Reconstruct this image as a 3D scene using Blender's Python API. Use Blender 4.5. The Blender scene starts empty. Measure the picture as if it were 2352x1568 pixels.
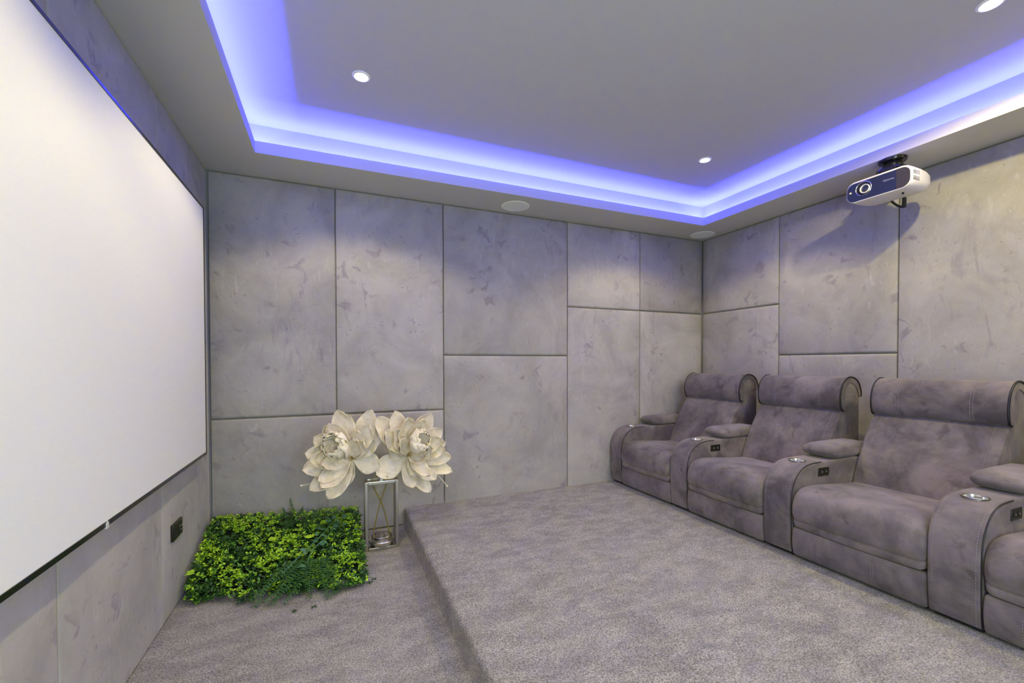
import bpy, bmesh, math, random
from mathutils import Vector, Matrix

S = bpy.context.scene
COL = S.collection
R = math.radians

# ------------------------------------------------------------------ camera
CAMLOC = (0.7659, -3.4645, 1.2899)
YAW, PITCH, ROLL = R(22.785), R(-0.863), R(-0.137)
fw = Vector((math.sin(YAW)*math.cos(PITCH), math.cos(YAW)*math.cos(PITCH), math.sin(PITCH)))
rt = Vector((math.cos(YAW), -math.sin(YAW), 0.0)); up = rt.cross(fw)
rt2 = rt*math.cos(ROLL) + up*math.sin(ROLL); up2 = -rt*math.sin(ROLL) + up*math.cos(ROLL)
cd = bpy.data.cameras.new('camera'); cam = bpy.data.objects.new('camera', cd); COL.objects.link(cam)
m = Matrix.Identity(4)
for i in range(3):
    m[i][0] = rt2[i]; m[i][1] = up2[i]; m[i][2] = -fw[i]; m[i][3] = CAMLOC[i]
cam.matrix_world = m
cd.sensor_width = 36; cd.lens = 984.1*36/2352; cd.shift_y = 65.0/2352; cd.clip_start = .02
S.camera = cam

# ------------------------------------------------------------------ world, daylight, exposure
W = bpy.data.worlds.new('world'); S.world = W; W.use_nodes = True
W.node_tree.nodes['Background'].inputs[0].default_value = (.75, .87, 1, 1)
W.node_tree.nodes['Background'].inputs[1].default_value = 1.0
S.view_settings.view_transform = 'Standard'; S.view_settings.look = 'None'
S.view_settings.exposure = -0.06; S.view_settings.gamma = 1.0
S.view_settings.use_curve_mapping = False

SPOT_W = 50.0
SOFFIT_W = 52.0
DOOR_W = 52.0
LED_W = 23.0

def area(name, loc, rot, sx, sy, w, color):
    d = bpy.data.lights.new(name, 'AREA'); d.shape = 'RECTANGLE'; d.size = sx; d.size_y = sy
    d.energy = w; d.color = color
    o = bpy.data.objects.new(name, d); o.location = loc; o.rotation_euler = rot; COL.objects.link(o)
    return o

# room dimensions
L = 4.4406; H = 2.6; HP = .145; STEP = 1.283; YF = -4.75; HT = 2.82
TX0, TX1, TY0, TY1 = .335, 4.049, -.383, -4.36      # tray opening
SB = .10                                            # setback of the cove
area('daylight_lamp', (1.35, YF-.12, 1.15), (R(90), 0, 0), 1.7, 1.9, DOOR_W, (.74, .96, 1.0))

# ------------------------------------------------------------------ helpers
def tag(o, label=None, cat=None, group=None, kind=None):
    if label: o['label'] = label
    if cat: o['category'] = cat
    if group: o['group'] = group
    if kind: o['kind'] = kind
    return o

def empty(name, loc, rz=0.0):
    o = bpy.data.objects.new(name, None); o.location = loc; o.rotation_euler = (0, 0, rz)
    o.empty_display_size = .05; COL.objects.link(o); return o

class MB:
    def __init__(s): s.v = []; s.f = []; s.m = []
    def add(s, v, f, mi=0):
        n = len(s.v); s.v += [tuple(p) for p in v]; s.f += [[i+n for i in q] for q in f]; s.m += [mi]*len(f)
    def box(s, a, b, mi=0):
        x0, y0, z0 = a; x1, y1, z1 = b
        s.add([(x0,y0,z0),(x1,y0,z0),(x1,y1,z0),(x0,y1,z0),(x0,y0,z1),(x1,y0,z1),(x1,y1,z1),(x0,y1,z1)],
              [(0,3,2,1),(4,5,6,7),(0,1,5,4),(1,2,6,5),(2,3,7,6),(3,0,4,7)], mi)
    def tube(s, pts, r, n=8, mi=0, caps=True):
        pts = [Vector(p) for p in pts]; rs = r if isinstance(r, (list, tuple)) else [r]*len(pts)
        V = []; F = []; prev = None
        for i, p in enumerate(pts):
            t = (pts[min(i+1, len(pts)-1)] - pts[max(i-1, 0)]).normalized()
            a = prev if prev is not None else (Vector((0,0,1)) if abs(t.z) < .9 else Vector((1,0,0)))
            b = t.cross(a).normalized(); a = b.cross(t).normalized(); prev = a
            for k in range(n):
                q = 2*math.pi*k/n; V.append(p + (a*math.cos(q) + b*math.sin(q))*rs[i])
        for i in range(len(pts)-1):
            for k in range(n):
                k2 = (k+1) % n; F.append((i*n+k, i*n+k2, (i+1)*n+k2, (i+1)*n+k))
        if caps: F.append(tuple(range(n))[::-1]); F.append(tuple(range((len(pts)-1)*n, len(pts)*n)))
        s.add(V, F, mi)
    def lathe(s, prof, c=(0,0,0), n=40, mi=0, axis='z', closed=False):
        V = []; F = []; c = Vector(c)
        for (r, h) in prof:
            for k in range(n):
                q = 2*math.pi*k/n; a, b = r*math.cos(q), r*math.sin(q)
                V.append(c + (Vector((a, b, h)) if axis == 'z' else Vector((h, a, b))))
        P = len(prof)
        for i in range(P if closed else P-1):
            j = (i+1) % P
            for k in range(n):
                k2 = (k+1) % n; F.append((i*n+k, i*n+k2, j*n+k2, j*n+k))
        if not closed:
            if prof[0][0] > 1e-6: F.append(tuple(range(n))[::-1])
            if prof[-1][0] > 1e-6: F.append(tuple(range((P-1)*n, P*n)))
        s.add(V, F, mi)
    def build(s, name, mats, parent=None, smooth=True, angle=35, bevel=0, solid=0, recalc=True):
        me = bpy.data.meshes.new(name); org = Vector((0,0,0))
        if parent is None and s.v:
            xs = [p[0] for p in s.v]; ys = [p[1] for p in s.v]; zs = [p[2] for p in s.v]
            org = Vector(((min(xs)+max(xs))/2, (min(ys)+max(ys))/2, min(zs)))
        elif parent is not None:
            q = parent
            while q is not None: org = org + Vector(q.location); q = q.parent
        me.from_pydata([tuple(Vector(p)-org) for p in s.v], [], s.f)
        for mt in (mats if isinstance(mats, (list, tuple)) else [mats]): me.materials.append(mt)
        for p, mi in zip(me.polygons, s.m): p.material_index = mi
        if recalc:
            bm = bmesh.new(); bm.from_mesh(me); bmesh.ops.remove_doubles(bm, verts=bm.verts, dist=1e-6)
            bmesh.ops.recalc_face_normals(bm, faces=bm.faces); bm.to_mesh(me); bm.free()
        me.update()
        if smooth: me.shade_smooth()
        o = bpy.data.objects.new(name, me); COL.objects.link(o)
        if parent is None: o.location = org
        else: o.parent = parent
        if smooth and angle: me.set_sharp_from_angle(angle=R(angle))
        if bevel:
            b = o.modifiers.new('bevel', 'BEVEL'); b.width = bevel; b.segments = 3; b.limit_method = 'ANGLE'
        if solid:
            b = o.modifiers.new('solid', 'SOLIDIFY'); b.thickness = solid; b.offset = 0
        return o

def box(name, a, b, mat, parent=None, bevel=0.0):
    q = MB(); q.box(a, b); return q.build(name, mat, parent, smooth=bool(bevel), bevel=bevel)

def smooth_pts(pts, n=6, closed=True):
    out = []; N = len(pts)
    rng = range(N) if closed else range(N-1)
    for i in rng:
        g = (lambda k: pts[k % N]) if closed else (lambda k: pts[max(0, min(N-1, k))])
        p0, p1, p2, p3 = g(i-1), g(i), g(i+1), g(i+2)
        for k in range(n):
            t = k/n
            out.append(tuple(.5*((2*p1[d]) + (-p0[d]+p2[d])*t + (2*p0[d]-5*p1[d]+4*p2[d]-p3[d])*t*t
                       + (-p0[d]+3*p1[d]-3*p2[d]+p3[d])*t**3) for d in range(len(p1))))
    if not closed: out.append(tuple(pts[-1]))
    return out

def loft_y(mb, prof, y0, y1, r, mi=0, crown=0.0, mid=8, centre=None):
    """closed (x,z) profile swept along y, ends rounded over radius r, optional crown bulging the middle"""
    xs = [p[0] for p in prof]; zs = [p[1] for p in prof]
    cx, cz = centre or ((min(xs)+max(xs))/2, (min(zs)+max(zs))/2)
    hx = (max(xs)-min(xs))/2; hz = (max(zs)-min(zs))/2
    st = []
    for k in range(6):
        a = k/5*math.pi/2; st.append((y0 + r*(1-math.cos(a)), r*(1-math.sin(a))))
    for k in range(1, mid): st.append((y0+r+(y1-y0-2*r)*k/mid, 0))
    for k in range(5, -1, -1):
        a = k/5*math.pi/2; st.append((y1 - r*(1-math.cos(a)), r*(1-math.sin(a))))
    V = []; F = []; n = len(prof)
    for y, ins in st:
        u = 2*(y-y0)/(y1-y0)-1; c = crown*(1-u*u)
        sx = (hx-ins+c)/hx; sz = (hz-ins+c)/hz
        for x, z in prof: V.append((cx+(x-cx)*sx, y, cz+(z-cz)*sz))
    for i in range(len(st)-1):
        for k in range(n):
            k2 = (k+1) % n; F.append((i*n+k, i*n+k2, (i+1)*n+k2, (i+1)*n+k))
    mb.add(V, F, mi)
    # flat end caps (fan about centroid)
    for base in (0, (len(st)-1)*n):
        ring = V[base:base+n]
        mb.add(ring, [tuple(range(n))], mi)

def copy_tree(o, parent=None):
    c = o.copy(); COL.objects.link(c); c.parent = parent
    for ch in list(o.children): copy_tree(ch, c)
    return c

# ------------------------------------------------------------------ materials
def newmat(name):
    mt = bpy.data.materials.new(name); mt.use_nodes = True
    return mt, mt.node_tree.nodes, mt.node_tree.links, mt.node_tree.nodes['Principled BSDF']

def plain(name, col, rough=.5, metal=0.0, spec=.5, coat=0.0):
    mt, N, K, P = newmat(name)
    P.inputs['Base Color'].default_value = (*col, 1); P.inputs['Roughness'].default_value = rough
    P.inputs['Metallic'].default_value = metal; P.inputs['Specular IOR Level'].default_value = spec
    P.inputs['Coat Weight'].default_value = coat
    return mt

def emit(name, col, s):
    mt, N, K, P = newmat(name)
    P.inputs['Base Color'].default_value = (*col, 1)
    P.inputs['Emission Color'].default_value = (*col, 1); P.inputs['Emission Strength'].default_value = s
    return mt

def ramp(N, K, src, a, b, c0=(0,0,0,1), c1=(1,1,1,1)):
    r = N.new('ShaderNodeValToRGB'); r.color_ramp.elements[0].position = a; r.color_ramp.elements[1].position = b
    r.color_ramp.elements[0].color = c0; r.color_ramp.elements[1].color = c1
    K.new(src, r.inputs[0]); return r.outputs[0]

def noise(N, K, vec, scale, detail=4, rough=.55, dist=0.0):
    n = N.new('ShaderNodeTexNoise'); n.inputs['Scale'].default_value = scale; n.inputs['Detail'].default_value = detail
    n.inputs['Roughness'].default_value = rough; n.inputs['Distortion'].default_value = dist
    K.new(vec, n.inputs['Vector']); return n.outputs['Fac']

def mathn(N, K, op, a, b):
    n = N.new('ShaderNodeMath'); n.operation = op; n.use_clamp = False
    for i, q in enumerate((a, b)):
        if isinstance(q, (int, float)): n.inputs[i].default_value = q
        else: K.new(q, n.inputs[i])
    return n.outputs[0]

def mixc(N, K, fac, a, b):
    n = N.new('ShaderNodeMix'); n.data_type = 'RGBA'
    if isinstance(fac, (int, float)): n.inputs[0].default_value = fac
    else: K.new(fac, n.inputs[0])
    for i, q in ((6, a), (7, b)):
        if isinstance(q, tuple): n.inputs[i].default_value = q
        else: K.new(q, n.inputs[i])
    return n.outputs[2]

def objvec(N, K, rnd=30.0, stretch=(1,1,1), rot=(0,0,0)):
    tc = N.new('ShaderNodeTexCoord'); oi = N.new('ShaderNodeObjectInfo')
    mu = N.new('ShaderNodeVectorMath'); mu.operation = 'SCALE'; mu.inputs[0].default_value = (1, 1.7, .6)
    s = mathn(N, K, 'MULTIPLY', oi.outputs['Random'], rnd); K.new(s, mu.inputs['Scale'])
    ad = N.new('ShaderNodeVectorMath'); ad.operation = 'ADD'
    K.new(tc.outputs['Object'], ad.inputs[0]); K.new(mu.outputs[0], ad.inputs[1])
    mp = N.new('ShaderNodeMapping'); mp.inputs['Scale'].default_value = stretch; mp.inputs['Rotation'].default_value = rot
    K.new(ad.outputs[0], mp.inputs['Vector'])
    return mp.outputs[0], oi.outputs['Random'], oi.outputs['Color']

def bump(N, K, P, h, strength, dist):
    b = N.new('ShaderNodeBump'); b.inputs['Strength'].default_value = strength; b.inputs['Distance'].default_value = dist
    K.new(h, b.inputs['Height']); K.new(b.outputs[0], P.inputs['Normal'])

def velvet():
    """brushed grey velvet: soft nap patches, finger smudges and drag streaks that belong to the cloth"""
    mt, N, K, P = newmat('grey_velvet')
    v, rnd, oc = objvec(N, K)
    vs, _, _ = objvec(N, K, 30, (2.6, 2.6, .7), (R(20), R(25), R(10)))
    patch = ramp(N, K, noise(N, K, v, 2.1, 7, .62, .9), .34, .64)
    fine = ramp(N, K, noise(N, K, v, 13, 5, .6, .8), .3, .7)
    smud = ramp(N, K, noise(N, K, v, 10, 4, .55, .7), .57, .64)
    where = ramp(N, K, noise(N, K, v, 3.3, 3, .5, .6), .50, .60)
    sm = mathn(N, K, 'MULTIPLY', smud, where)
    strk = ramp(N, K, noise(N, K, vs, 6, 5, .6, .7), .56, .66)
    where2 = ramp(N, K, noise(N, K, v, 1.7, 2, .5, .4), .52, .62)
    st = mathn(N, K, 'MULTIPLY', strk, where2)
    lite = mathn(N, K, 'MULTIPLY', ramp(N, K, noise(N, K, vs, 9, 3, .5, 2.0), .62, .66), ramp(N, K, noise(N, K, v, 2.4, 2), .46, .58))
    c = mixc(N, K, patch, (.280, .266, .228, 1), (.390, .372, .322, 1))
    c = mixc(N, K, mathn(N, K, 'MULTIPLY', fine, .18), c, (.45, .43, .425, 1))
    c = mixc(N, K, mathn(N, K, 'MULTIPLY', lite, .28), c, (.50, .48, .45, 1))
    c = mixc(N, K, mathn(N, K, 'MULTIPLY', st, .45), c, (.225, .205, .21, 1))
    c = mixc(N, K, mathn(N, K, 'MULTIPLY', sm, .62), c, (.20, .18, .185, 1))
    spk = mathn(N, K, 'MULTIPLY', ramp(N, K, noise(N, K, v, 34, 2, .5, .4), .66, .71), ramp(N, K, noise(N, K, v, 4.1, 3), .50, .60))
    c = mixc(N, K, mathn(N, K, 'MULTIPLY', spk, .6), c, (.17, .155, .15, 1))
    mu = N.new('ShaderNodeMix'); mu.data_type = 'RGBA'; mu.blend_type = 'MULTIPLY'; mu.inputs[0].default_value = 1
    K.new(c, mu.inputs[6]); K.new(oc, mu.inputs[7])
    K.new(mu.outputs[2], P.inputs['Base Color'])
    P.inputs['Roughness'].default_value = .78; P.inputs['Specular IOR Level'].default_value = .25
    P.inputs['Sheen Weight'].default_value = .18; P.inputs['Sheen Roughness'].default_value = .4
    bump(N, K, P, noise(N, K, v, 16, 5, .6, 1.2), .12, .02)
    return mt

def suede():
    mt, N, K, P = newmat('brown_grey_suede')
    v, rnd, oc = objvec(N, K)
    patch = ramp(N, K, noise(N, K, v, 4.5, 6, .62, .3), .36, .62)
    blot = mathn(N, K, 'MULTIPLY', ramp(N, K, noise(N, K, v, 12, 3, .5, .5), .56, .66), ramp(N, K, noise(N, K, v, 4, 2), .46, .56))
    c = mixc(N, K, patch, (.088, .077, .070, 1), (.21, .182, .158, 1))
    c = mixc(N, K, mathn(N, K, 'MULTIPLY', blot, .55), c, (.058, .051, .049, 1))
    K.new(c, P.inputs['Base Color'])
    P.inputs['Roughness'].default_value = .85; P.inputs['Specular IOR Level'].default_value = .2
    P.inputs['Sheen Weight'].default_value = .28; P.inputs['Sheen Roughness'].default_value = .45
    P.inputs['Sheen Tint'].default_value = (.9, .84, .78, 1)
    h = mathn(N, K, 'ADD', noise(N, K, v, 9, 3, .5, .8), mathn(N, K, 'MULTIPLY', noise(N, K, v, 300, 2), .02))
    bump(N, K, P, h, .35, .02)
    return mt

def carpet():
    mt, N, K, P = newmat('mottled_grey_carpet')
    tc = N.new('ShaderNodeTexCoord'); v = tc.outputs['Object']
    mp = N.new('ShaderNodeMapping'); K.new(v, mp.inputs['Vector']); mp.inputs['Scale'].default_value = (.75, 1.5, 1)
    mp.inputs['Rotation'].default_value = (0, 0, R(15))
    tuft = noise(N, K, v, 165, 3, .75, .3)
    sp = ramp(N, K, tuft, .34, .66)
    patch = ramp(N, K, noise(N, K, mp.outputs[0], 7, 6, .66, .35), .40, .58)
    big = ramp(N, K, noise(N, K, v, 1.3, 3, .5, .5), .3, .7)
    c = mixc(N, K, sp, (.080, .075, .066, 1), (.76, .715, .60, 1))
    c2 = mixc(N, K, sp, (.060, .056, .050, 1), (.53, .497, .42, 1))
    c = mixc(N, K, patch, c2, c)
    c = mixc(N, K, mathn(N, K, 'MULTIPLY', big, .15), c, (.54, .51, .43, 1))
    K.new(c, P.inputs['Base Color'])
    P.inputs['Roughness'].default_value = .95; P.inputs['Specular IOR Level'].default_value = .1
    P.inputs['Sheen Weight'].default_value = .15
    h = mathn(N, K, 'ADD', tuft, mathn(N, K, 'MULTIPLY', noise(N, K, mp.outputs[0], 9, 4, .6, .3), .35))
    bump(N, K, P, h, .9, .012)
    return mt

def paint(name, col):
    mt, N, K, P = newmat(name)
    tc = N.new('ShaderNodeTexCoord')
    n = noise(N, K, tc.outputs['Object'], 1.2, 3)
    c = mixc(N, K, n, (*col, 1), (*[q*.985 for q in col], 1)); K.new(c, P.inputs['Base Color'])
    P.inputs['Roughness'].default_value = .9; P.inputs['Specular IOR Level'].default_value = .2
    bump(N, K, P, noise(N, K, tc.outputs['Object'], 220, 2), .04, .002)
    return mt

def leafmat(name, c0, c1, rough=.42):
    mt, N, K, P = newmat(name)
    tc = N.new('ShaderNodeTexCoord')
    n = ramp(N, K, noise(N, K, tc.outputs['Object'], 45, 2), .35, .65)
    K.new(mixc(N, K, n, (*c0, 1), (*c1, 1)), P.inputs['Base Color'])
    P.inputs['Roughness'].default_value = rough
    P.inputs['Subsurface Weight'].default_value = 0
    return mt

def petalmat():
    mt, N, K, P = newmat('cream_paper')
    v, rnd, oc = objvec(N, K, 8)
    n = ramp(N, K, noise(N, K, v, 22, 5, .6, 1.0), .35, .68)
    c = mixc(N, K, n, (.74, .64, .46, 1), (.90, .83, .69, 1))
    K.new(c, P.inputs['Base Color']); P.inputs['Roughness'].default_value = .75
    P.inputs['Specular IOR Level'].default_value = .25
    bump(N, K, P, noise(N, K, v, 60, 5, .6, 1.5), .35, .004)
    return mt

def brushed(name, col, rough):
    mt, N, K, P = newmat(name)
    tc = N.new('ShaderNodeTexCoord'); mp = N.new('ShaderNodeMapping'); mp.inputs['Scale'].default_value = (1, 1, 40)
    K.new(tc.outputs['Object'], mp.inputs['Vector'])
    n = noise(N, K, mp.outputs[0], 20, 3)
    K.new(mixc(N, K, n, (*col, 1), (*[q*.8 for q in col], 1)), P.inputs['Base Color'])
    P.inputs['Metallic'].default_value = 1; P.inputs['Roughness'].default_value = rough
    return mt

VEL, SUE, CAR = velvet(), suede(), carpet()
WHITE = paint('ceiling_paint', (.56, .55, .53)); WALLP = paint('wall_paint', (.35, .34, .34))
SCREEN = plain('screen_cloth', (.78, .79, .79), .7, 0, .3)
BLACKG = plain('black_gloss', (.008, .008, .010), .18, 0, .6)
BLACKM = plain('black_matte', (.012, .012, .013), .6)
PIPING = plain('black_piping', (.006, .006, .007), .5)
THREAD = plain('grey_thread', (.28, .25, .25), .8)
CHROME = brushed('brushed_steel', (.82, .80, .76), .22)
NICKEL = brushed('satin_nickel', (.56, .53, .47), .3)
GOLD = plain('olive_gold_stem', (.25, .21, .05), .4, .3)
PROJW = plain('white_plastic', (.80, .77, .79), .35)
PROJN = plain('dark_tinted_gloss', (.018, .024, .075), .14, 0, .8, .5)
PROJG = plain('dark_mesh_grille', (.035, .030, .034), .7)
GLASS = plain('lens_glass', (.01, .015, .02), .04, 0, 1.0, 1.0)
TRIMW = plain('white_trim', (.93, .93, .93), .4)
GRILLE = plain('speaker_mesh', (.82, .85, .86), .7)
BULB = emit('warm_lamp_glow', (1, .88, .66), 60)
LEDT = emit('blue_led_tape', (.10, .17, 1.0), 8)
SYM = plain('faded_print', (.22, .21, .20), .5)
PLATE = plain('black_socket_plate', (.012, .012, .010), .25)
PIN = plain('bright_pin', (.8, .8, .75), .25, 1)
PETAL = petalmat()
G_DK = leafmat('dark_leaf', (.012, .045, .012), (.030, .085, .022))
G_MD = leafmat('mid_leaf', (.055, .17, .018), (.11, .29, .03))
G_LT = leafmat('lime_leaf', (.26, .50, .012), (.46, .72, .035))
G_FN = leafmat('fern_leaf', (.022, .080, .020), (.055, .15, .035))
G_IV = leafmat('ivy_leaf', (.04, .13, .06), (.09, .22, .12))

# ------------------------------------------------------------------ structure
TH = .035
def struct(name, o): o.name = name; o['kind'] = 'structure'; return o

def qmesh(name, boxes, mat):
    q = MB()
    for a, b in boxes: q.box(a, b)
    o = q.build(name, mat, None, smooth=False); o['kind'] = 'structure'; return o

# stepped carpeted floor, one extruded profile with a rounded nose
q = MB()
prof = [(-.2, -.12), (-.2, 0.0)]
prof += [(STEP-.02, 0.0), (STEP-.006, .003), (STEP, .012), (STEP, HP-.028)]
for k in range(6):
    a = k/5*math.pi/2; prof.append((STEP+.028*(1-math.cos(a)), HP-.028+.028*math.sin(a)))
prof += [(L+.2, HP), (L+.2, -.12)]
ys = [.2, YF-.2]
V = [(x, y, z) for y in ys for x, z in prof]; n = len(prof)
q.add(V, [(k, (k+1) % n, n+(k+1) % n, n+k) for k in range(n)] + [tuple(range(n)), tuple(range(n, 2*n))])
fl = q.build('floor', CAR, None); fl['kind'] = 'structure'

qmesh('wall_back', [((-.2, TH, 0), (L+.2, TH+.12, HT+.1))], WALLP)
qmesh('wall_left', [((-TH-.12, YF, 0), (-TH, TH, HT+.1))], WALLP)
qmesh('wall_right', [((L+TH, YF, 0), (L+TH+.12, TH, HT+.1))], WALLP)
qmesh('wall_front', [((-TH, YF-.12, -.1), (.5, YF, HT+.1)), ((2.2, YF-.12, -.1), (L+TH, YF, HT+.1)), ((.5, YF-.12, 2.1), (2.2, YF, HT+.1))], WALLP)
# ceiling: lowered soffit, lip, ledge, cove wall and raised tray
ax0, ax1, ay0, ay1 = TX0, TX1, TY1, TY0
ox0, ox1, oy0, oy1 = TX0-SB, TX1+SB, TY1-SB, TY0+SB
bx = []
wx0, wx1, wy0, wy1 = -TH, L+TH, YF, TH
def ring(z0, z1, i, o):
    (ix0, ix1, iy0, iy1), (jx0, jx1, jy0, jy1) = i, o
    bx.append(((jx0, iy1, z0), (jx1, jy1, z1))); bx.append(((jx0, jy0, z0), (jx1, iy0, z1)))
    bx.append(((jx0, iy0, z0), (ix0, iy1, z1))); bx.append(((ix1, iy0, z0), (jx1, iy1, z1)))
A = (ax0, ax1, ay0, ay1); LP = .016
ring(H, H+.02, A, (wx0, wx1, wy0, wy1))
ring(H+.02, H+.073, A, (ax0-LP, ax1+LP, ay0-LP, ay1+LP))
ring(H+.02, HT, (ox0, ox1, oy0, oy1), (wx0, wx1, wy0, wy1))
bx.append(((wx0, wy0, HT), (wx1, wy1, HT+.08)))
qmesh('ceiling', bx, WHITE)
# cove LED tape lying on the ledge behind the lip
BLUE = (.034, .040, 1.0)
lz = H+.03; e = .057
def led(x0, y0, x1, y1):
    d = MB(); d.box((min(x0, x1)-.004, min(y0, y1)-.004, H+.0205), (max(x0, x1)+.004, max(y0, y1)+.004, H+.046))
    o = d.build('led_strip', LEDT, None, smooth=False)
    ln = max(abs(x1-x0), abs(y1-y0))
    a = area('led_lamp', (0, 0, .029), (R(180), 0, 0), abs(x1-x0) or .008, abs(y1-y0) or .008, LED_W*ln, BLUE)
    a.parent = o
    return o
for nm, a in (('above the screen wall', (ax0-e, ay0-e, ax0-e, ay1+e)), ('above the seat wall', (ax1+e, ay0-e, ax1+e, ay1+e)),
              ('above the far panelled wall', (ax0-e, ay1+e, ax1+e, ay1+e)), ('at the doorway end of the room', (ax0-e, ay0-e, ax1+e, ay0-e))):
    tag(led(*a), 'blue light tape glowing in the ceiling cove ' + nm, 'light strip', 'blue cove light strips')

# ------------------------------------------------------------------ padded wall panels
def panel(plane, a0, a1, z0, z1, label, tone=1.0, seam=None):
    """plane 'back' (x,z), 'left'/'right' (y,z)"""
    g = .0012; a0 += g; a1 -= g; z0 += g; z1 -= g
    def stations(u0, u1, r):
        s = [u0 + r*(1-math.cos(k/6*math.pi/2)) for k in range(7)]
        s += [u0+r+(u1-u0-2*r)*k/10 for k in range(1, 10)]
        s += [u1 - r*(1-math.cos(k/6*math.pi/2)) for k in range(6, -1, -1)]
        return s
    ra, rz = .007, .018
    U = stations(a0, a1, ra); Zs = stations(z0, z1, rz)
    def d(u, lo, hi, r):
        t = min(u-lo, hi-u)
        return 1.0 if t >= r else math.sqrt(max(0, 1-(1-t/r)**2))
    V = []; F = []
    for z in Zs:
        for u in U:
            e = min(d(u, a0, a1, ra), 1)*min(d(z, z0, z1, rz), 1)
            cu = 1-(2*(u-a0)/(a1-a0)-1)**6; cz = 1-(2*(z-z0)/(z1-z0)-1)**8
            h = -TH + .004 + (TH-.010)*e + .006*cu*cz
            if seam is not None and abs(u-seam) < .004: h -= .003
            V.append((u, h, z))
    nu = len(U)
    for i in range(len(Zs)-1):
        for k in range(nu-1): F.append((i*nu+k, i*nu+k+1, (i+1)*nu+k+1, (i+1)*nu+k))
    b = len(V)
    # backing rim down to the wall
    loop = [k for k in range(nu)] + [i*nu+nu-1 for i in range(1, len(Zs))] + [(len(Zs)-1)*nu+k for k in range(nu-2, -1, -1)] + [i*nu for i in range(len(Zs)-2, 0, -1)]
    V += [(V[k][0], -TH+.003, V[k][2]) for k in loop]; nl = len(loop)
    for k in range(nl): F.append((loop[k], loop[(k+1) % nl], b+(k+1) % nl, b+k))
    F.append(tuple(b+k for k in range(nl)))
    if plane == 'back': V = [(u, -h, z) for u, h, z in V]
    elif plane == 'left': V = [(h, u, z) for u, h, z in V]
    else: V = [(L-h, u, z) for u, h, z in V]
    q = MB(); q.add(V, F)
    if seam is not None:
        for zz in [z0+.03+k*.02 for k in range(int((z1-z0-.06)/.02))]:
            q.box((seam-.0012, -.0012, zz), (seam+.0012, .0005, zz+.012))
    o = q.build('padded_panel', VEL, None, angle=60)
    o.color = (tone, tone, tone*1.01, 1)
    tag(o, label, 'wall panel', 'padded velvet wall panels')
    return o
s1, s2, s3, s4 = .796, 1.615, 2.783, 3.617
z1, z2, z3, z5 = .910, 1.358, 1.814, 1.357
panel('back', 0, s1, z1, H, 'tall grey velvet wall panel in the corner next to the white screen', 1.0)
panel('back', s1, s2, z1, H, 'tall grey velvet wall panel directly above the cream flowers', 1.03)
panel('back', 0, s2, 0, z1, 'low wide grey velvet wall panel behind the green foliage and flowers', 1.02)
panel('back', s2, s3, z2, H, 'blue-tinged square velvet wall panel under the middle ceiling speaker', .93, 2.19)
panel('back', s2, s3, 0, z2, 'grey velvet wall panel standing on the platform right of the cream flowers', 1.0, 2.19)
panel('back', s3, s4, z3, H, 'pale upper velvet wall panel left of the darker corner panel', 1.12)
panel('back', s4, L, z3, H, 'darker upper velvet wall panel immediately left of the far corner', .84)
panel('back', s3, s4, 0, z3, 'tall velvet wall panel reaching the platform just left of the farthest recliner', 1.06)
panel('back', s4, L, 0, z3, 'tall velvet wall panel behind the left arm of the farthest recliner', 1.06)
r1, r2, r3, r4, r5 = -.8525, -1.727, -2.60, -3.47, YF
panel('right', r1, 0, z3, H, 'upper velvet wall panel right of the far corner under the corner speaker', 1.0)
panel('right', r1, 0, 0, z3, 'lower velvet wall panel behind the farthest recliner headrest', 1.06)
panel('right', r2, r1, z5, H, 'upper velvet wall panel behind the projector with its blue shadow on it', 1.04)
panel('right', r2, r1, 0, z5, 'lower velvet wall panel behind the second recliner from the corner', 1.08)
panel('right', r3, r2, 0, H, 'full-height pale velvet wall panel right of the projector', 1.06)
panel('right', r4, r3, 0, H, 'full-height velvet wall panel behind the nearest recliner', 1.04)
panel('right', r5, r4, 0, H, 'full-height velvet wall panel at the doorway end of the seat wall', 1.04)
l1, l2, l3 = -.882, -1.745, -2.62
panel('left', l1, 0, 0, H, 'velvet wall panel holding the black socket beside the foliage', .98)
panel('left', l2, l1, 0, H, 'velvet wall panel under the screen between the socket panel and the picture edge', 1.02)
panel('left', l3, l2, 0, H, 'velvet wall panel at the lower left edge of the picture under the screen', 1.06)
panel('left', YF, l3, 0, H, 'velvet wall panel on the screen wall nearest the doorway', 1.04)

# ------------------------------------------------------------------ projection screen
SX = .06; SY1 = -.345; SY0 = -3.0; SZ0, SZ1 = .742, 2.236
t = empty('projection_screen', (.03, (SY0+SY1)/2, SZ0))
tag(t, 'large white fixed-frame projection screen with thin black border on the left wall', 'projection screen')
q = MB(); q.box((SX-.012, SY0+.010, SZ0+.010), (SX-.003, SY1-.010, SZ1-.010)); q.build('screen_cloth', SCREEN, t, smooth=False)
q = MB(); fwd = .011; rail = .017
q.box((.0005, SY0, SZ0), (SX, SY1, SZ0+rail)); q.box((.0005, SY0, SZ1-fwd), (SX, SY1, SZ1))
q.box((.0005, SY0, SZ0+fwd), (SX, SY0+fwd, SZ1-fwd)); q.box((.0005, SY1-fwd, SZ0+fwd), (SX, SY1, SZ1-fwd))
# frame is shallow: the rails stand on the wall at the back
fo = q.build('frame', BLACKG, t, smooth=False)
q = MB(); q.box((SX-.004, -1.612, SZ0-.006), (SX+.003, -1.598, SZ0+.014)); q.box((SX-.004, -1.606, SZ0+.014), (SX+.002, -1.603, SZ0+.02))
o = q.build('clip', plain('clear_clip', (.6, .6, .6), .2), t, smooth=False); o['label'] = 'small pale plastic clip on the lower rail'

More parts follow.
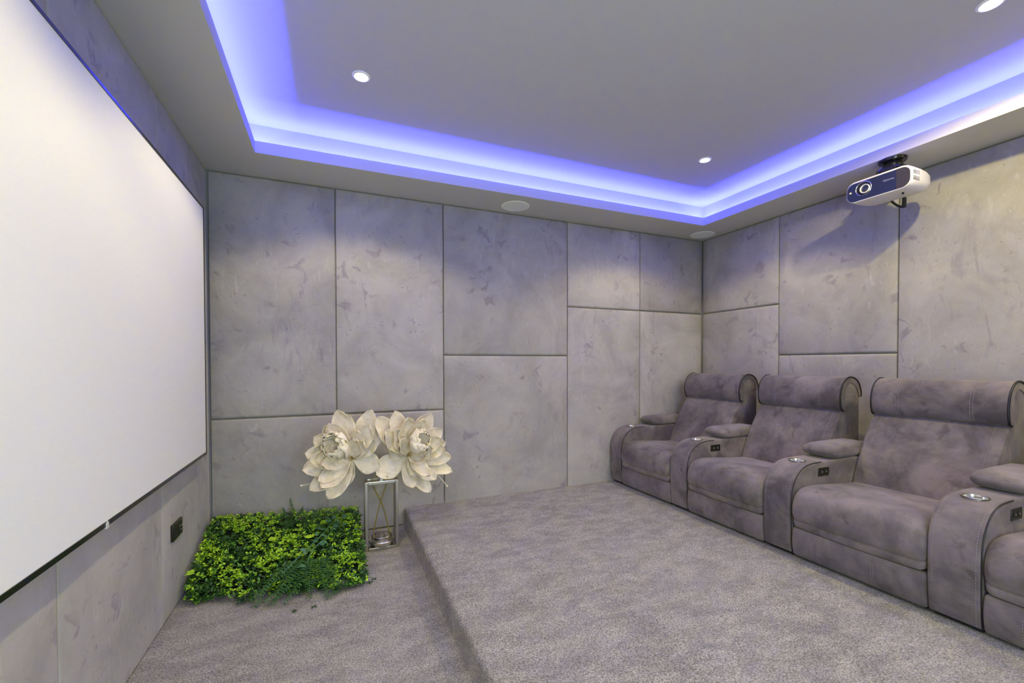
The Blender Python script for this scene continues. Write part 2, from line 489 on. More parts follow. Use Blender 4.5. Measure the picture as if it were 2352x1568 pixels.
# ------------------------------------------------------------------ wall socket
t = empty('wall_socket', (0, -.707, .375))
tag(t, 'black double wall socket plate low on the screen wall beside the foliage', 'socket')
q = MB(); q.box((-.004, -.782, .377), (.010, -.634, .463)); q.build('cover_plate', PLATE, t, bevel=.003)
for yy in (-.745, -.672):
    q = MB(); q.box((.0095, yy-.028, .392), (.0125, yy+.028, .448)); o = q.build('module', BLACKM, t, bevel=.001)
    w = MB()
    for dy, dz in ((-.011, .008), (.011, .008), (0, -.012)):
        w.lathe([(0, .0024), (.0048, .0024), (.0048, 0)], (.0122, yy+dy, .42+dz), 12, 0, 'x')
    w.build('contacts', PIN if yy > -.7 else PLATE, o)

# ------------------------------------------------------------------ ceiling downlights
def downlight(x, y, z, w, label, group='warm recessed downlights', cone=142, blend=.5):
    t = empty('ceiling_downlight', (x, y, z)); tag(t, label, 'downlight', group)
    q = MB(); q.lathe([(.030, -.001), (.046, -.001), (.047, .0), (.046, .0015), (.044, -.004), (.036, -.006), (.030, -.003)][::1], (x, y, z-.0005), 40, closed=True)
    q.build('trim_ring', TRIMW, t)
    q = MB(); q.lathe([(0, -.007), (.018, -.0065), (.029, -.003), (.030, -.001)], (x, y, z), 32); q.build('bulb', BULB, t)
    d = bpy.data.lights.new('downlight_lamp', 'SPOT'); d.energy = w; d.color = (1.0, .865, .37)
    d.spot_size = R(cone); d.spot_blend = blend; d.shadow_soft_size = .022
    o = bpy.data.objects.new('downlight_lamp', d); COL.objects.link(o); o.parent = t; o.location = (0, 0, -.032)
    return t
for x, y, lb, *cn in ((.922, -1.03, 'glowing downlight in the raised ceiling nearest the screen corner'),
                 (3.37, -1.03, 'glowing downlight in the raised ceiling nearest the far seat corner'),
                 (3.37, -2.55, 'glowing downlight in the raised ceiling at the upper right above the projector', 170, .22),
                 (.922, -2.55, 'glowing downlight in the raised ceiling above the near part of the screen'),
                 (.922, -4.0, 'glowing downlight in the raised ceiling by the doorway on the screen side'),
                 (3.37, -4.0, 'glowing downlight in the raised ceiling by the doorway on the seat side')):
    downlight(x, y, HT, SPOT_W*(1.25 if cn else 1.0), lb, cone=cn[0] if cn else 130, blend=cn[1] if cn else .3)
downlight(4.21, -3.15, H, SOFFIT_W, 'glowing downlight in the lowered soffit over the nearest seats', cone=160, blend=.3)

# ------------------------------------------------------------------ ceiling speakers
for x, y, lb in ((2.186, -.164, 'round pale ceiling speaker in the middle of the far soffit'),
                 (4.268, -.160, 'round pale ceiling speaker in the far corner of the soffit')):
    t = empty('ceiling_speaker', (x, y, H)); tag(t, lb, 'speaker', 'round in-ceiling speakers')
    q = MB(); q.lathe([(.106, -.004), (.112, -.0045), (.117, -.002), (.118, .001), (.106, .001)], (x, y, H), 56, closed=True); q.build('rim', TRIMW, t)
    q = MB(); q.lathe([(0, -.0035), (.07, -.0033), (.107, -.0028), (.107, 0)], (x, y, H), 56); q.build('grille', GRILLE, t)

# ------------------------------------------------------------------ recliners
X0 = 3.25
ARMW = .182; PITCH = .8025; HALF = (PITCH-ARMW)/2-.0025
def seam(parent, path, name='stitching'):
    q = MB(); dashes(q, path); return q.build(name, THREAD, parent, smooth=False)
def dashes(mb, path, length=.0075, gap=.0055, w=.0011, lift=(0,0,0), mi=0):
    pts = [Vector(p) for p in path]; d = 0; seg = []
    for a, b in zip(pts[:-1], pts[1:]):
        ln = (b-a).length; seg.append((d, d+ln, a, b)); d += ln
    def at(s):
        for s0, s1_, a, b in seg:
            if s <= s1_ or (s0, s1_) == seg[-1][:2]: return a.lerp(b, (s-s0)/max(1e-9, s1_-s0))
    s = gap
    while s+length < d:
        mb.tube([at(s), at(s+length)], w, 4, mi); s += length+gap

ARM_OUT = [(3.262, .172), (3.252, .25), (3.248, .36), (3.247, .46), (3.255, .53), (3.278, .59), (3.315, .635), (3.365, .666), (3.43, .680), (3.52, .683)]
arm_front = smooth_pts(ARM_OUT, 4, False)
arm_prof = arm_front + [(3.70, .683), (4.02, .683), (4.05, .66), (4.06, .5), (4.06, .19), (4.04, .166), (3.6, .162), (3.285, .162)]

CUSH = smooth_pts([(3.90, .37), (3.92, .47), (3.87, .525), (3.72, .538), (3.55, .552), (3.40, .562), (3.315, .556), (3.262, .528), (3.238, .48),
                   (3.230, .43), (3.238, .388), (3.250, .374), (3.243, .362), (3.247, .342), (3.268, .334), (3.40, .332), (3.7, .332)], 4)
FOOT = smooth_pts([(3.262, .328), (3.250, .318), (3.243, .27), (3.245, .22), (3.256, .175), (3.275, .165), (3.36, .163), (3.5, .163), (3.52, .20), (3.52, .30), (3.5, .329), (3.36, .33)], 4)
BACK = smooth_pts([(3.84, .42), (3.812, .48), (3.822, .545), (3.868, .665), (3.935, .79), (4.005, .895), (4.055, .965), (4.070, 1.03), (4.085, 1.10),
                   (4.125, 1.160), (4.17, 1.157), (4.220, 1.112), (4.243, 1.03), (4.245, .85), (4.24, .6), (4.23, .32), (4.18, .25), (4.0, .25), (3.88, .32)], 4)
HEAD = smooth_pts([(4.060, .956), (4.032, .966), (4.018, 1.01), (4.018, 1.07), (4.038, 1.13), (4.075, 1.170), (4.125, 1.187), (4.18, 1.180), (4.228, 1.148),
                   (4.256, 1.085), (4.256, 1.05), (4.238, 1.045), (4.222, 1.09), (4.19, 1.128), (4.15, 1.148), (4.11, 1.138), (4.080, 1.10), (4.069, 1.03), (4.066, .975)], 4)
head_out = smooth_pts([(4.055, .955), (4.030, .966), (4.016, 1.01), (4.016, 1.07), (4.036, 1.132), (4.075, 1.173), (4.125, 1.190), (4.18, 1.183), (4.228, 1.150), (4.257, 1.085), (4.256, 1.05)], 4, False)

def make_arm(t, yc, panel_on=True):
    y0, y1 = yc-ARMW/2, yc+ARMW/2
    q = MB(); loft_y(q, arm_prof, y0, y1, .013, mid=6)
    o = q.build('armrest', SUE, t, angle=50)
    # real hole for the cup holder
    hx, hr = 3.435, .041
    c = MB(); c.lathe([(0, .60), (hr, .60), (hr, .72), (0, .72)], (hx, yc, 0), 40)
    cut = c.build('cutter', SUE, t)
    bm_ = o.modifiers.new('hole', 'BOOLEAN'); bm_.object = cut; bm_.operation = 'DIFFERENCE'; bm_.solver = 'EXACT'
    bpy.context.view_layer.update()
    dg = bpy.context.evaluated_depsgraph_get()
    me = bpy.data.meshes.new_from_object(o.evaluated_get(dg)); o.modifiers.clear(); o.data = me
    bpy.data.objects.remove(cut, do_unlink=True)
    me.set_sharp_from_angle(angle=R(50))
    q = MB(); q.lathe([(0, .612), (.038, .612), (.0395, .68), (.041, .685), (.046, .6865), (.047, .684), (.0405, .679), (.0402, .611), (0, .610)], (hx, yc, 0), 44)
    q.build('cup_holder', CHROME, o)
    # raised pad behind the cup holder
    P = smooth_pts([(3.608, .722), (3.612, .742), (3.64, .757), (3.72, .766), (3.90, .768), (4.02, .764), (4.055, .742), (4.05, .70), (3.95, .690), (3.80, .688), (3.68, .690), (3.63, .702)], 4)
    q = MB(); loft_y(q, P, y0-.002, y1+.002, .026, mid=8, crown=.004)
    q.build('arm_pad', SUE, o, angle=60)
    seam(o, [(x-.0009, y0+.020, z+.0004) for x, z in arm_front])
    seam(o, [(x-.0009, y1-.020, z+.0004) for x, z in arm_front[6:]])
    q = MB(); q.tube([(x+.003, y0+.0035, z-.001) for x, z in arm_front], .0028, 6)
    q.build('piping', PIPING, o)
    q = MB(); q.box((3.30, y0+.012, HP-.002), (4.03, y1-.012, .168)); q.build('glide', BLACKM, o, smooth=False)
    if panel_on:
        q = MB(); q.box((3.487, y0-.004, .597), (3.588, y0+.002, .648)); p = q.build('control_panel', PLATE, o, bevel=.004)
        w = MB(); w.lathe([(0, 0), (.011, 0), (.011, .003), (0, .003)], (0, 0, 0), 16)
        for cxp in (3.517, 3.556):
            w = MB(); w.box((cxp-.010, y0-.007, .612), (cxp+.010, y0-.003, .634)); bt = w.build('button', BLACKM, p, bevel=.002)
            w = MB(); w.box((cxp-.005, y0-.0074, .620), (cxp+.006, y0-.0069, .626)); w.build('symbol', SYM, bt, smooth=False)
    return o

def make_recliner(yc, label, panel_on=True, last=False):
    t = empty('cinema_recliner', (3.75, yc, HP)); tag(t, label, 'recliner', 'row of linked cinema recliners')
    h = HALF
    q = MB(); q.box((3.31, yc-h+.02, HP-.002), (4.20, yc+h-.02, .30)); q.build('base', BLACKM, t, smooth=False)
    q = MB(); loft_y(q, FOOT, yc-h, yc+h, .012, mid=6); f = q.build('footrest', SUE, t, angle=60)
    for yy in (yc-.105, yc-.095, yc+.185, yc+.195):
        seam(f, [(3.2585, yy, .322), (3.2475, yy, .30), (3.2415, yy, .265), (3.2435, yy, .22), (3.2545, yy, .178)])
    q = MB(); loft_y(q, CUSH, yc-h, yc+h, .030, mid=10, crown=.006); c = q.build('seat_cushion', SUE, t, angle=70)
    seam(c, [(3.2545+.004*(2*k/12-1)**2, yc-h+.03+(2*h-.06)*k/12, .525) for k in range(13)])
    seam(c, [(3.2335+.006*(2*k/12-1)**2, yc-h+.03+(2*h-.06)*k/12, .390) for k in range(13)])
    q = MB(); loft_y(q, BACK, yc-h+.001, yc+h-.001, .014, mid=10, crown=.004, centre=(4.05, .75)); b = q.build('backrest', SUE, t, angle=70)
    for yy in (yc-h+.050, yc+h-.050):
        seam(b, [(3.868-.002, yy, .675), (3.935-.004, yy, .795), (4.005-.004, yy, .90), (4.045, yy, .95)])
    q = MB(); loft_y(q, HEAD, yc-h-.002, yc+h+.002, .006, mid=10); hd = q.build('headrest', SUE, t, angle=70)
    for yy in (yc-.175, yc-.163, yc+.163, yc+.175):
        seam(hd, [(x-.0008, yy, z) for x, z in head_out[3:-6]])
    for yy in (yc-h-.002, yc+h+.002):
        q = MB(); q.tube([(x+(.004 if x < 4.1 else -.004), yy, z-.003) for x, z in head_out], .0055, 8); q.build('piping', PIPING, hd)
    make_arm(t, yc+PITCH/2, panel_on)
    if last: make_arm(t, yc-PITCH/2, False)
    return t

YC0 = -.094-PITCH/2
labels = ['brown-grey suede recliner farthest away, in the corner against the panelled wall',
          'brown-grey suede recliner second from the far corner, directly beneath the projector',
          'brown-grey suede recliner with its whole wide headrest and seat in view, third from the corner',
          'brown-grey suede recliner nearest the camera, cut off by the right edge']
proto = make_recliner(YC0, labels[0], False)
rec2 = make_recliner(YC0-PITCH, labels[1], True)
for i in (2, 3):
    c = copy_tree(rec2); c.location = (3.75, YC0-PITCH*i, HP); c['label'] = labels[i]
    if i == 3:
        make_arm(c, YC0-PITCH*i-PITCH/2, False)

# ------------------------------------------------------------------ projector
PY0, PY1, PZ0, PZ1, PX0, PX1 = -2.016, -1.660, 2.354, 2.484, 3.972, 4.245
t = empty('projector', (4.10, (PY0+PY1)/2, PZ0))
tag(t, 'white projector with dark blue glossy front hanging from the soffit above the seats', 'projector')
def rrect(y0, y1, z0, z1, r, n=7, bulge=0.0):
    out = []
    for (cy, cz, a0) in ((y1-r, z1-r, 0), (y0+r, z1-r, 90), (y0+r, z0+r, 180), (y1-r, z0+r, 270)):
        for k in range(n+1):
            a = R(a0+90*k/n); out.append((cy+r*math.cos(a), cz+r*math.sin(a)))
    return out
q = MB(); V = []; F = []; ringn = None
sts = [(PX0, .004, 0), (PX0+.004, 0, 0), (PX0+.06, -.002, 0), (PX0+.12, -.002, .002), (PX0+.18, .003, .006), (PX0+.225, .012, .014), (PX0+.258, .030, .026), (PX1, .060, .040)]
for x, iy, iz in sts:
    rr = rrect(PY0+iy, PY1-iy*1.2, PZ0+iz*.9, PZ1-iz*.6, .046-iz*.3)
    # belly: the bottom swells in the middle
    cyy = (PY0+PY1)/2
    rr = [(y, z-(.010*(1-((y-cyy)/.175)**2) if z < 2.42 else 0)) for y, z in rr]
    V += [(x, y, z) for y, z in rr]; ringn = len(rr)
for i in range(len(sts)-1):
    for k in range(ringn): F.append((i*ringn+k, i*ringn+(k+1) % ringn, (i+1)*ringn+(k+1) % ringn, (i+1)*ringn+k))
F += [tuple(range(ringn)), tuple(range((len(sts)-1)*ringn, len(sts)*ringn))]
q.add(V, F); body = q.build('body', PROJW, t, angle=50)
def slab_x(name, outline, x, th, mat, parent, ang=40):
    q = MB(); n = len(outline)
    q.add([(x, y, z) for y, z in outline]+[(x-th, y, z) for y, z in outline],
          [tuple(range(n)), tuple(range(n, 2*n))]+[(k, (k+1) % n, n+(k+1) % n, n+k) for k in range(n)])
    return q.build(name, mat, parent, angle=ang)
fr = rrect(PY0+.010, PY1-.006, PZ0+.004, PZ1-.010, .040)
cyy = (PY0+PY1)/2
fr = [(y, z-(.009*(1-((y-cyy)/.175)**2) if z < 2.42 else 0)) for y, z in fr]
fp = slab_x('front_panel', fr, PX0+.001, .003, PROJN, t)
gr = [(y, z) for y, z in fr if y < PY0+.075]
gy = PY0+.078
gr = [(gy, max(z for y, z in gr)+.001)] + gr + [(gy, min(z for y, z in gr))]
slab_x('grille', gr, PX0-.0015, .0012, PROJG, t)
# lens assembly
ly, lzz = -1.762, 2.424
q = MB(); q.lathe([(.046, .004), (.046, -.004), (.044, -.006), (.042, -.004), (.042, .004)], (PX0, ly, lzz), 44, 0, 'x', closed=True)
lr = q.build('lens_ring', CHROME, t)
q = MB(); q.lathe([(.0, -.003), (.042, -.003), (.042, .003), (0, .003)], (PX0-.001, ly, lzz), 44, 0, 'x'); q.build('lens_recess', BLACKM, lr)
q = MB(); q.lathe([(.028, .0), (.028, -.010), (.026, -.012), (.023, -.010), (.023, 0)], (PX0-.002, ly-.010, lzz-.006), 40, 0, 'x', closed=True); q.build('focus_ring', TRIMW, lr)
q = MB(); q.lathe([(0, -.014), (.010, -.0125), (.018, -.009), (.023, -.004), (.023, 0)], (PX0-.001, ly-.010, lzz-.006), 36, 0, 'x'); q.build('lens', GLASS, lr)
q = MB(); q.lathe([(0, -.005), (.006, -.004), (.007, 0)], (PX0-.001, PY1-.026, 2.418), 16, 0, 'x'); o = q.build('sensor', plain('amber_sensor', (.75, .68, .45), .2), t)
# vent slots on the near end
for row in range(2):
    for k in range(5):
        q = MB(); x = PX0+.014+k*.013; z0_ = 2.445-row*.034; yy = PY0-.0015
        q.box((x, yy-.001, z0_-.024), (x+.0045, yy+.012, z0_)); q.build('vent_slot', PROJG, body, bevel=.001)
# maker's lettering
cu = bpy.data.curves.new('lettering', 'FONT'); cu.body = 'Optoma'; cu.size = .017; cu.extrude = .0003; cu.align_x = 'CENTER'
lo = bpy.data.objects.new('lettering', cu); COL.objects.link(lo)
bpy.context.view_layer.update()
me = bpy.data.meshes.new_from_object(lo.evaluated_get(bpy.context.evaluated_depsgraph_get())); bpy.data.objects.remove(lo)
lo = bpy.data.objects.new('lettering', me); me.materials.clear(); me.materials.append(plain('pale_print', (.35, .38, .55), .5)); COL.objects.link(lo)
lo.parent = t; lo.location = (PX0-.0028-4.10, -1.897-(PY0+PY1)/2, 2.424-PZ0)
lo.rotation_euler = (R(90), 0, R(-90))
# feet and jack on underside / cable
q = MB(); q.lathe([(0, 2.340), (.006, 2.340), (.006, 2.36), (0, 2.36)], (4.06, -1.93, 0), 14); q.build('foot', BLACKM, t)
q = MB(); q.tube(smooth_pts([(4.20, -1.79, 2.385), (4.225, -1.80, 2.355), (4.24, -1.825, 2.325), (4.245, -1.85, 2.312)], 6, False), .007, 8)
q.tube([(4.245, -1.85, 2.308), (4.232, -1.858, 2.36), (4.20, -1.862, 2.40)], [.012, .011, .009], 10)
o = q.build('power_cable', BLACKM, t)
# mount: its own thing
mx, my = 4.115, -1.848
t = empty('projector_mount', (mx, my, H)); tag(t, 'black round ceiling bracket that carries the projector', 'bracket')
q = MB(); q.lathe([(0, 2.5995), (.072, 2.5995), (.074, 2.594), (.070, 2.582), (.045, 2.577), (.030, 2.570), (0, 2.570)], (mx, my, 0), 40); q.build('ceiling_plate', BLACKG, t)
q = MB(); q.lathe([(0, 2.575), (.045, 2.575), (.052, 2.56), (.045, 2.545), (0, 2.545)], (mx, my, 0), 30); q.build('ball_joint', BLACKG, t)
q = MB(); q.lathe([(0, 2.547), (.05, 2.547), (.078, 2.538), (.080, 2.528), (.060, 2.512), (.03, 2.508), (0, 2.508)], (mx, my+.004, 0), 40)
for a in range(4):
    an = R(45+90*a); q.tube([(mx, my, 2.52), (mx+.07*math.cos(an), my+.085*math.sin(an), 2.50), (mx+.072*math.cos(an), my+.09*math.sin(an), 2.4925)], .008, 8)
q.build('lower_bracket', BLACKG, t)
for an in (200, 250, 300, 140):
    q = MB(); a = R(an); q.lathe([(0, 2.584), (.0045, 2.585), (.005, 2.590), (0, 2.592)], (mx+.060*math.cos(a), my+.060*math.sin(a), 0), 10); q.build('screw', PIN, t)

# ------------------------------------------------------------------ metal lantern holder
t = empty('lantern_holder', (1.08, -.37, 0)); tag(t, 'tall open rectangular metal lantern frame standing on the carpet beside the step', 'lantern')
lx0, lx1, ly0, ly1, lh = .965, 1.192, -.385, -.300, .474; b_ = .022
q = MB()
q.box((lx0, ly0, .0), (lx0+b_, ly1, lh)); q.box((lx1-b_, ly0, .0), (lx1, ly1, lh)); q.box((lx0+b_, ly0, lh-.020), (lx1-b_, ly1, lh))
q.build('frame', NICKEL, t, bevel=.0025)
q = MB(); q.box((lx0+b_, ly0-.012, .0), (lx1-b_, ly1+.02, .022)); q.build('base_plate', NICKEL, t, bevel=.003)
cx_, cy_ = (lx0+lx1)/2, (ly0+ly1)/2
q = MB(); q.lathe([(0, .030), (.062, .030), (.072, .036), (.084, .060), (.087, .062), (.089, .058), (.077, .030), (.066, .0225), (0, .0225)], (cx_, cy_, 0), 56); q.build('dish', CHROME, t)
q = MB(); q.lathe([(.066, .031), (.066, .088), (.068, .090), (.070, .088), (.070, .031)], (cx_, cy_, 0), 56, closed=True); q.build('candle_ring', CHROME, t)
q = MB(); q.box((cx_-.010, cy_-.012, lh), (cx_+.010, cy_+.012, lh+.012)); q.tube([(cx_, cy_, lh+.01), (cx_, cy_, lh+.022)], .006, 10); q.build('hook_stub', NICKEL, t)

# ------------------------------------------------------------------ giant paper flowers
def petal(parent, p0, p1, width, face, cup=.25, arch=.12, tipcurl=.0, ruffle=.012, seed=0, point=True):
    """one petal from p0 to p1, broad past the middle, hollow side towards 'face'"""
    rnd = random.Random(seed)
    p0, p1 = Vector(p0), Vector(p1); d = p1-p0; ln = d.length; t_ = d.normalized()
    f = Vector(face).normalized(); f = (f-t_*f.dot(t_)).normalized(); s = t_.cross(f)
    nu, nv = 18, 12; V = []; F = []
    ph = rnd.uniform(0, 6); k1 = rnd.uniform(1.5, 3)
    for i in range(nu+1):
        u = i/nu
        w = math.sin(math.pi/2*min(1, u/.62))**.85 if u < .62 else max(0, 1-((u-.62)/.38)**1.7)**.62
        w = width/2*w + .004*(1-u)
        if u > .97 and point: w = .002
        for j in range(nv+1):
            v = 2*j/nv-1
            off = cup*width*.5*(v*v)*(1-.25*u)*min(1, u*4)
            off += -arch*ln*math.sin(math.pi*u)+tipcurl*ln*(u**3)
            off += ruffle*math.sin(ph+k1*6*u+v*2.2)*abs(v)*u + ruffle*.7*math.sin(ph*2+k1*11*u)*max(0, abs(v)-.6)*u
            off -= .0035*(1 if abs(v) < .08 else 0)*(1-u)
            V.append(p0+t_*(ln*u)+s*(w*v)+f*off)
    m1 = nv+1
    for i in range(nu):
        for j in range(nv): F.append((i*m1+j, i*m1+j+1, (i+1)*m1+j+1, (i+1)*m1+j))
    q = MB(); q.add(V, F)
    return q.build('petal', PETAL, parent, angle=0, solid=.0018, recalc=False)

def PX(u, v, y):     # point of the photo's flower outline at depth y
    d = fw + rt2*((u-1176.07)/984.1) - up2*((v-849.0)/984.1)
    k = (y-CAMLOC[1])/d.y
    return Vector(CAMLOC)+d*k
Y = -.34
def flower(name, label, junction, jy, petals, rose, stem, wires, facing):
    t = empty(name, tuple(PX(*junction, jy))); tag(t, label, 'artificial flower', 'giant cream paper flowers')
    J = PX(*junction, jy); F0 = Vector(facing).normalized()
    for i, (u, v, dy, w, cup) in enumerate(petals):
        tip = PX(u, v, Y+dy)
        petal(t, J+(tip-J)*.03, tip, w*.97, F0 + Vector((0, -.6, .1)), cup, .07, .05, .012, 100+i)
        if i % 2 == 0:      # a shorter petal of the inner whorl in front
            a = (.22 if i % 4 else -.22); d_ = (tip-J)*.76; side = d_.cross(F0).normalized()*d_.length*a
            petal(t, J+(tip-J)*.03+F0*.008, J+d_+side+F0*.05, w*.88, F0 + Vector((0, -.5, .1)), cup+.15, .05, .06, .010, 200+i)
    cu_, cv_, depth, rad, nn = rose
    C = PX(cu_, cv_, Y-depth)
    for i in range(nn):
        a = i*2.39996; rr = rad*(.28+.72*math.sqrt((i+.5)/nn))
        e1 = F0.cross(Vector((0, 0, 1))).normalized(); e2 = e1.cross(F0)
        out = e1*math.cos(a)+e2*math.sin(a)
        tip = C+out*rr+F0*(.035*(1-i/nn))
        base = J+(C-J)*.35+out*.008
        petal(t, base, tip, .085+.055*i/nn, F0-out*.9*(1-i/nn*.55), .75, .12, -.14*(1-i/nn), .008, 300+i)
    q = MB(); q.tube(smooth_pts([tuple(p) for p in stem], 8, False), .0045, 8); q.build('stem', GOLD, t)
    q = MB()
    for a in range(10):
        an = a*.63; q.tube([J, J+F0*.03+Vector((math.cos(an), -.3, math.sin(an)))*.018], .0016, 5)
    q.build('stamens', plain('amber_thread', (.45, .30, .08), .5), t)
    for (u0, v0, u1, v1) in wires:
        a, b = PX(u0, v0, Y-.02), PX(u1, v1, Y-.03)
        q = MB(); q.tube([a, a.lerp(b, .5)+Vector((0, 0, .004)), b], [.004, .003, .0025], 8); 
        n = 8
        q.lathe([(0, -.0075), (.0055, -.005), (.0075, 0), (.0055, .005), (0, .0075)], tuple(b), 12); q.build('bead_wire', PETAL, t)
    return t

f1 = [(777, 939, -.02, .150, .25), (800, 950, .05, .10, .4), (857, 941, -.01, .145, .35), (880, 985, -.02, .120, .35), (868, 1012, -.07, .110, .35),
      (872, 1072, -.03, .150, .15), (790, 1118, .03, .10, .3), (755, 1147, -.06, .135, .25), (712, 1128, -.08, .130, .3), (730, 1108, -.12, .10, .3),
      (692, 1080, -.09, .140, .35), (700, 1040, -.04, .140, .35), (722, 1000, -.01, .150, .35), (748, 975, .0, .145, .35), (825, 985, -.06, .11, .4),
      (735, 1070, -.14, .11, .4), (722, 1052, -.13, .11, .4)]
f2 = [(862, 958, -.04, .150, .3), (880, 990, -.09, .110, .35), (903, 943, .0, .140, .35), (934, 958, -.12, .135, .25), (988, 947, .0, .145, .35),
      (972, 985, -.14, .120, .35), (1014, 985, -.01, .135, .4), (1023, 1016, -.02, .12, .4), (1035, 1052, -.05, .125, .4), (1037, 1084, -.07, .115, .3),
      (1000, 1104, -.10, .115, .3), (984, 1131, -.04, .125, .3), (944, 1121, -.06, .120, .3), (864, 1090, -.02, .175, .12), (888, 1026, -.06, .120, .4),
      (978, 1060, -.15, .10, .4), (905, 985, -.12, .12, .35), (1000, 1030, -.15, .11, .45)]
cxm = cx_
flower('paper_flower', 'giant cream paper flower leaning left over the foliage', (810, 1052), Y, f1, (765, 1018, .13, .095, 18),
       [(cx_-.055, cy_, .035), (cx_-.050, cy_, .13), (cx_-.012, cy_-.004, .30), (cx_+.03, cy_-.004, .43), (cx_+.035, cy_-.01, .50), tuple(PX(860, 1075, Y+.02)), tuple(PX(810, 1052, Y))],
       [(735, 1108, 692, 1115)], (-.55, -.85, .15))
flower('paper_flower', 'giant cream paper flower leaning right above the lantern and step', (936, 1045), Y, f2, (968, 1008, .13, .088, 16),
       [(cx_+.055, cy_, .035), (cx_+.050, cy_, .10), (cx_+.012, cy_+.004, .28), (cx_-.055, cy_+.004, .44), (cx_-.05, cy_, .49), tuple(PX(900, 1080, Y+.03)), tuple(PX(936, 1045, Y))],
       [(1000, 1085, 1027, 1116), (1010, 1080, 1037, 1083)], (.45, -.85, .35))

# ------------------------------------------------------------------ artificial foliage
rnd = random.Random(7)
def hz(x, y):       # height of the leaf bed: low at the front, propped up towards the corner
    t_ = max(0, min(1, (y+.74)/.58))**.75
    return .045+(.205-.070*x)*t_
def leaf(mb, p, d, n, ln, w, mi):
    d = d.normalized()
    if p.x+d.x*ln < .014: p = Vector((.014+abs(d.x)*ln, p.y, p.z))
    if p.y+d.y*ln > -.012: p = Vector((p.x, -.012-abs(d.y)*ln, p.z)); n = (n-d*n.dot(d))
    n = n.normalized() if n.length > 1e-4 else Vector((0, 0, 1)); s = d.cross(n)
    V = [p, p+d*ln*.35+s*w*.5-n*w*.10, p+d*ln*.75+s*w*.42-n*w*.12, p+d*ln-n*w*.25, p+d*ln*.75-s*w*.42-n*w*.12, p+d*ln*.35-s*w*.5-n*w*.10, p+d*ln*.5+n*w*.12]
    mb.add(V, [(0, 1, 6), (1, 2, 6), (2, 3, 6), (3, 4, 6), (4, 5, 6), (5, 0, 6)], mi)
def rdir(zmin=-.2):
    while True:
        v = Vector((rnd.uniform(-1, 1), rnd.uniform(-1, 1), rnd.uniform(zmin, 1)))
        if .2 < v.length < 1: return v.normalized()
def inside(x, y):
    if x < .03 or x > .93: return False
    front = -.67-.17*x-.03*math.sin(x*9)-.02*math.sin(x*23+1)-(.05 if .3 < x < .8 else 0)
    back = -.035
    return front < y < back
t = empty('artificial_foliage_mat', (.48, -.45, 0)); tag(t, 'thick artificial boxwood foliage mat heaped in the corner by the screen', 'artificial plant')
q = MB()
for k in range(22):      # plastic backing lattice
    x = .03+k*.041; q.tube([(x, -.66-.14*x, .020), (x, -.55, hz(x, -.55)-.04), (x, -.35, hz(x, -.35)-.04), (x, -.05, hz(x, -.05)-.04)], .003, 5)
for k in range(16):
    y = -.66+k*.039; q.tube([(.03, y, hz(.03, y)-.04), (.91, y, hz(.91, y)-.04)], .003, 5)
q.build('backing_lattice', G_DK, t)
# supporting filler under the raised back so that no gap shows
q = MB(); n = 8
q.add([(.03, -.64, .004), (.91, -.74, .004), (.91, -.05, .004), (.03, -.05, .004), (.03, -.64, .02), (.91, -.74, .02), (.91, -.05, .14), (.03, -.05, .20)],
      [(0,3,2,1),(4,5,6,7),(0,1,5,4),(1,2,6,5),(2,3,7,6),(3,0,4,7)])
q.build('backing_block', BLACKM, t, smooth=False)
MAT = t
lm = MB()
def nz(x, y): return math.sin(x*13+1.3)*math.sin(y*11+.4)+.6*math.sin(x*29+y*17)+.4*math.sin(x*7-y*31)
cnt = 0
while cnt < 1700:
    x, y = rnd.uniform(0, .97), rnd.uniform(-1.0, -.03)
    if not inside(x, y): continue
    cnt += 1
    lime = nz(x, y)+rnd.gauss(0, .9) > .15
    top = hz(x, y)+rnd.uniform(-.022, .012)+(.014 if lime else 0)
    c = Vector((x, y, top))
    if lime:
        for k in range(9):
            d = rdir(-.1); d.z = abs(d.z)*.7+.15
            leaf(lm, c+rdir()*.010, d, Vector((0, 0, 1))+rdir()*.5, rnd.uniform(.013, .021), rnd.uniform(.009, .014), 2 if rnd.random() < .8 else 1)
    else:
        for k in range(8):
            d = rdir(-.3)
            leaf(lm, c+rdir()*.012, d, Vector((0, 0, 1))+rdir()*.6, rnd.uniform(.016, .028), rnd.uniform(.010, .017), 0 if rnd.random() < .65 else 1)
# sides of the raised heap: right edge, back edge, left edge and front
for k in range(520):
    if k % 4 == 0: x, y = .925+rnd.uniform(-.01, .015), rnd.uniform(-.80, -.05)
    elif k % 4 == 1: x, y = rnd.uniform(.02, .95), -.04
    elif k % 4 == 2: x, y = .035, rnd.uniform(-.66, -.05)
    else:
        x = rnd.uniform(.02, .95); y = -.67-.17*x-.03*math.sin(x*9)-.02*math.sin(x*23+1)-(.05 if .3 < x < .8 else 0)
    z = rnd.uniform(.015, max(.03, hz(x, y)))
    mi = 0 if rnd.random() < .6 else (1 if rnd.random() < .7 else 2)
    for j in range(8):
        d = rdir(-.3); pp = Vector((x, y, z))+rdir()*.012; pp.x = max(.006, pp.x); pp.y = min(-.012, pp.y)
        if pp.x < .03: d.x = abs(d.x)
        if pp.y > -.04: d.y = -abs(d.y)
        leaf(lm, pp, d, Vector((0, 0, 1))+rdir()*.6, rnd.uniform(.015, .026), rnd.uniform(.010, .016), mi)
lv = lm.build('boxwood_leaves', [G_DK, G_MD, G_LT], t, angle=0, recalc=False); lv['kind'] = 'stuff'
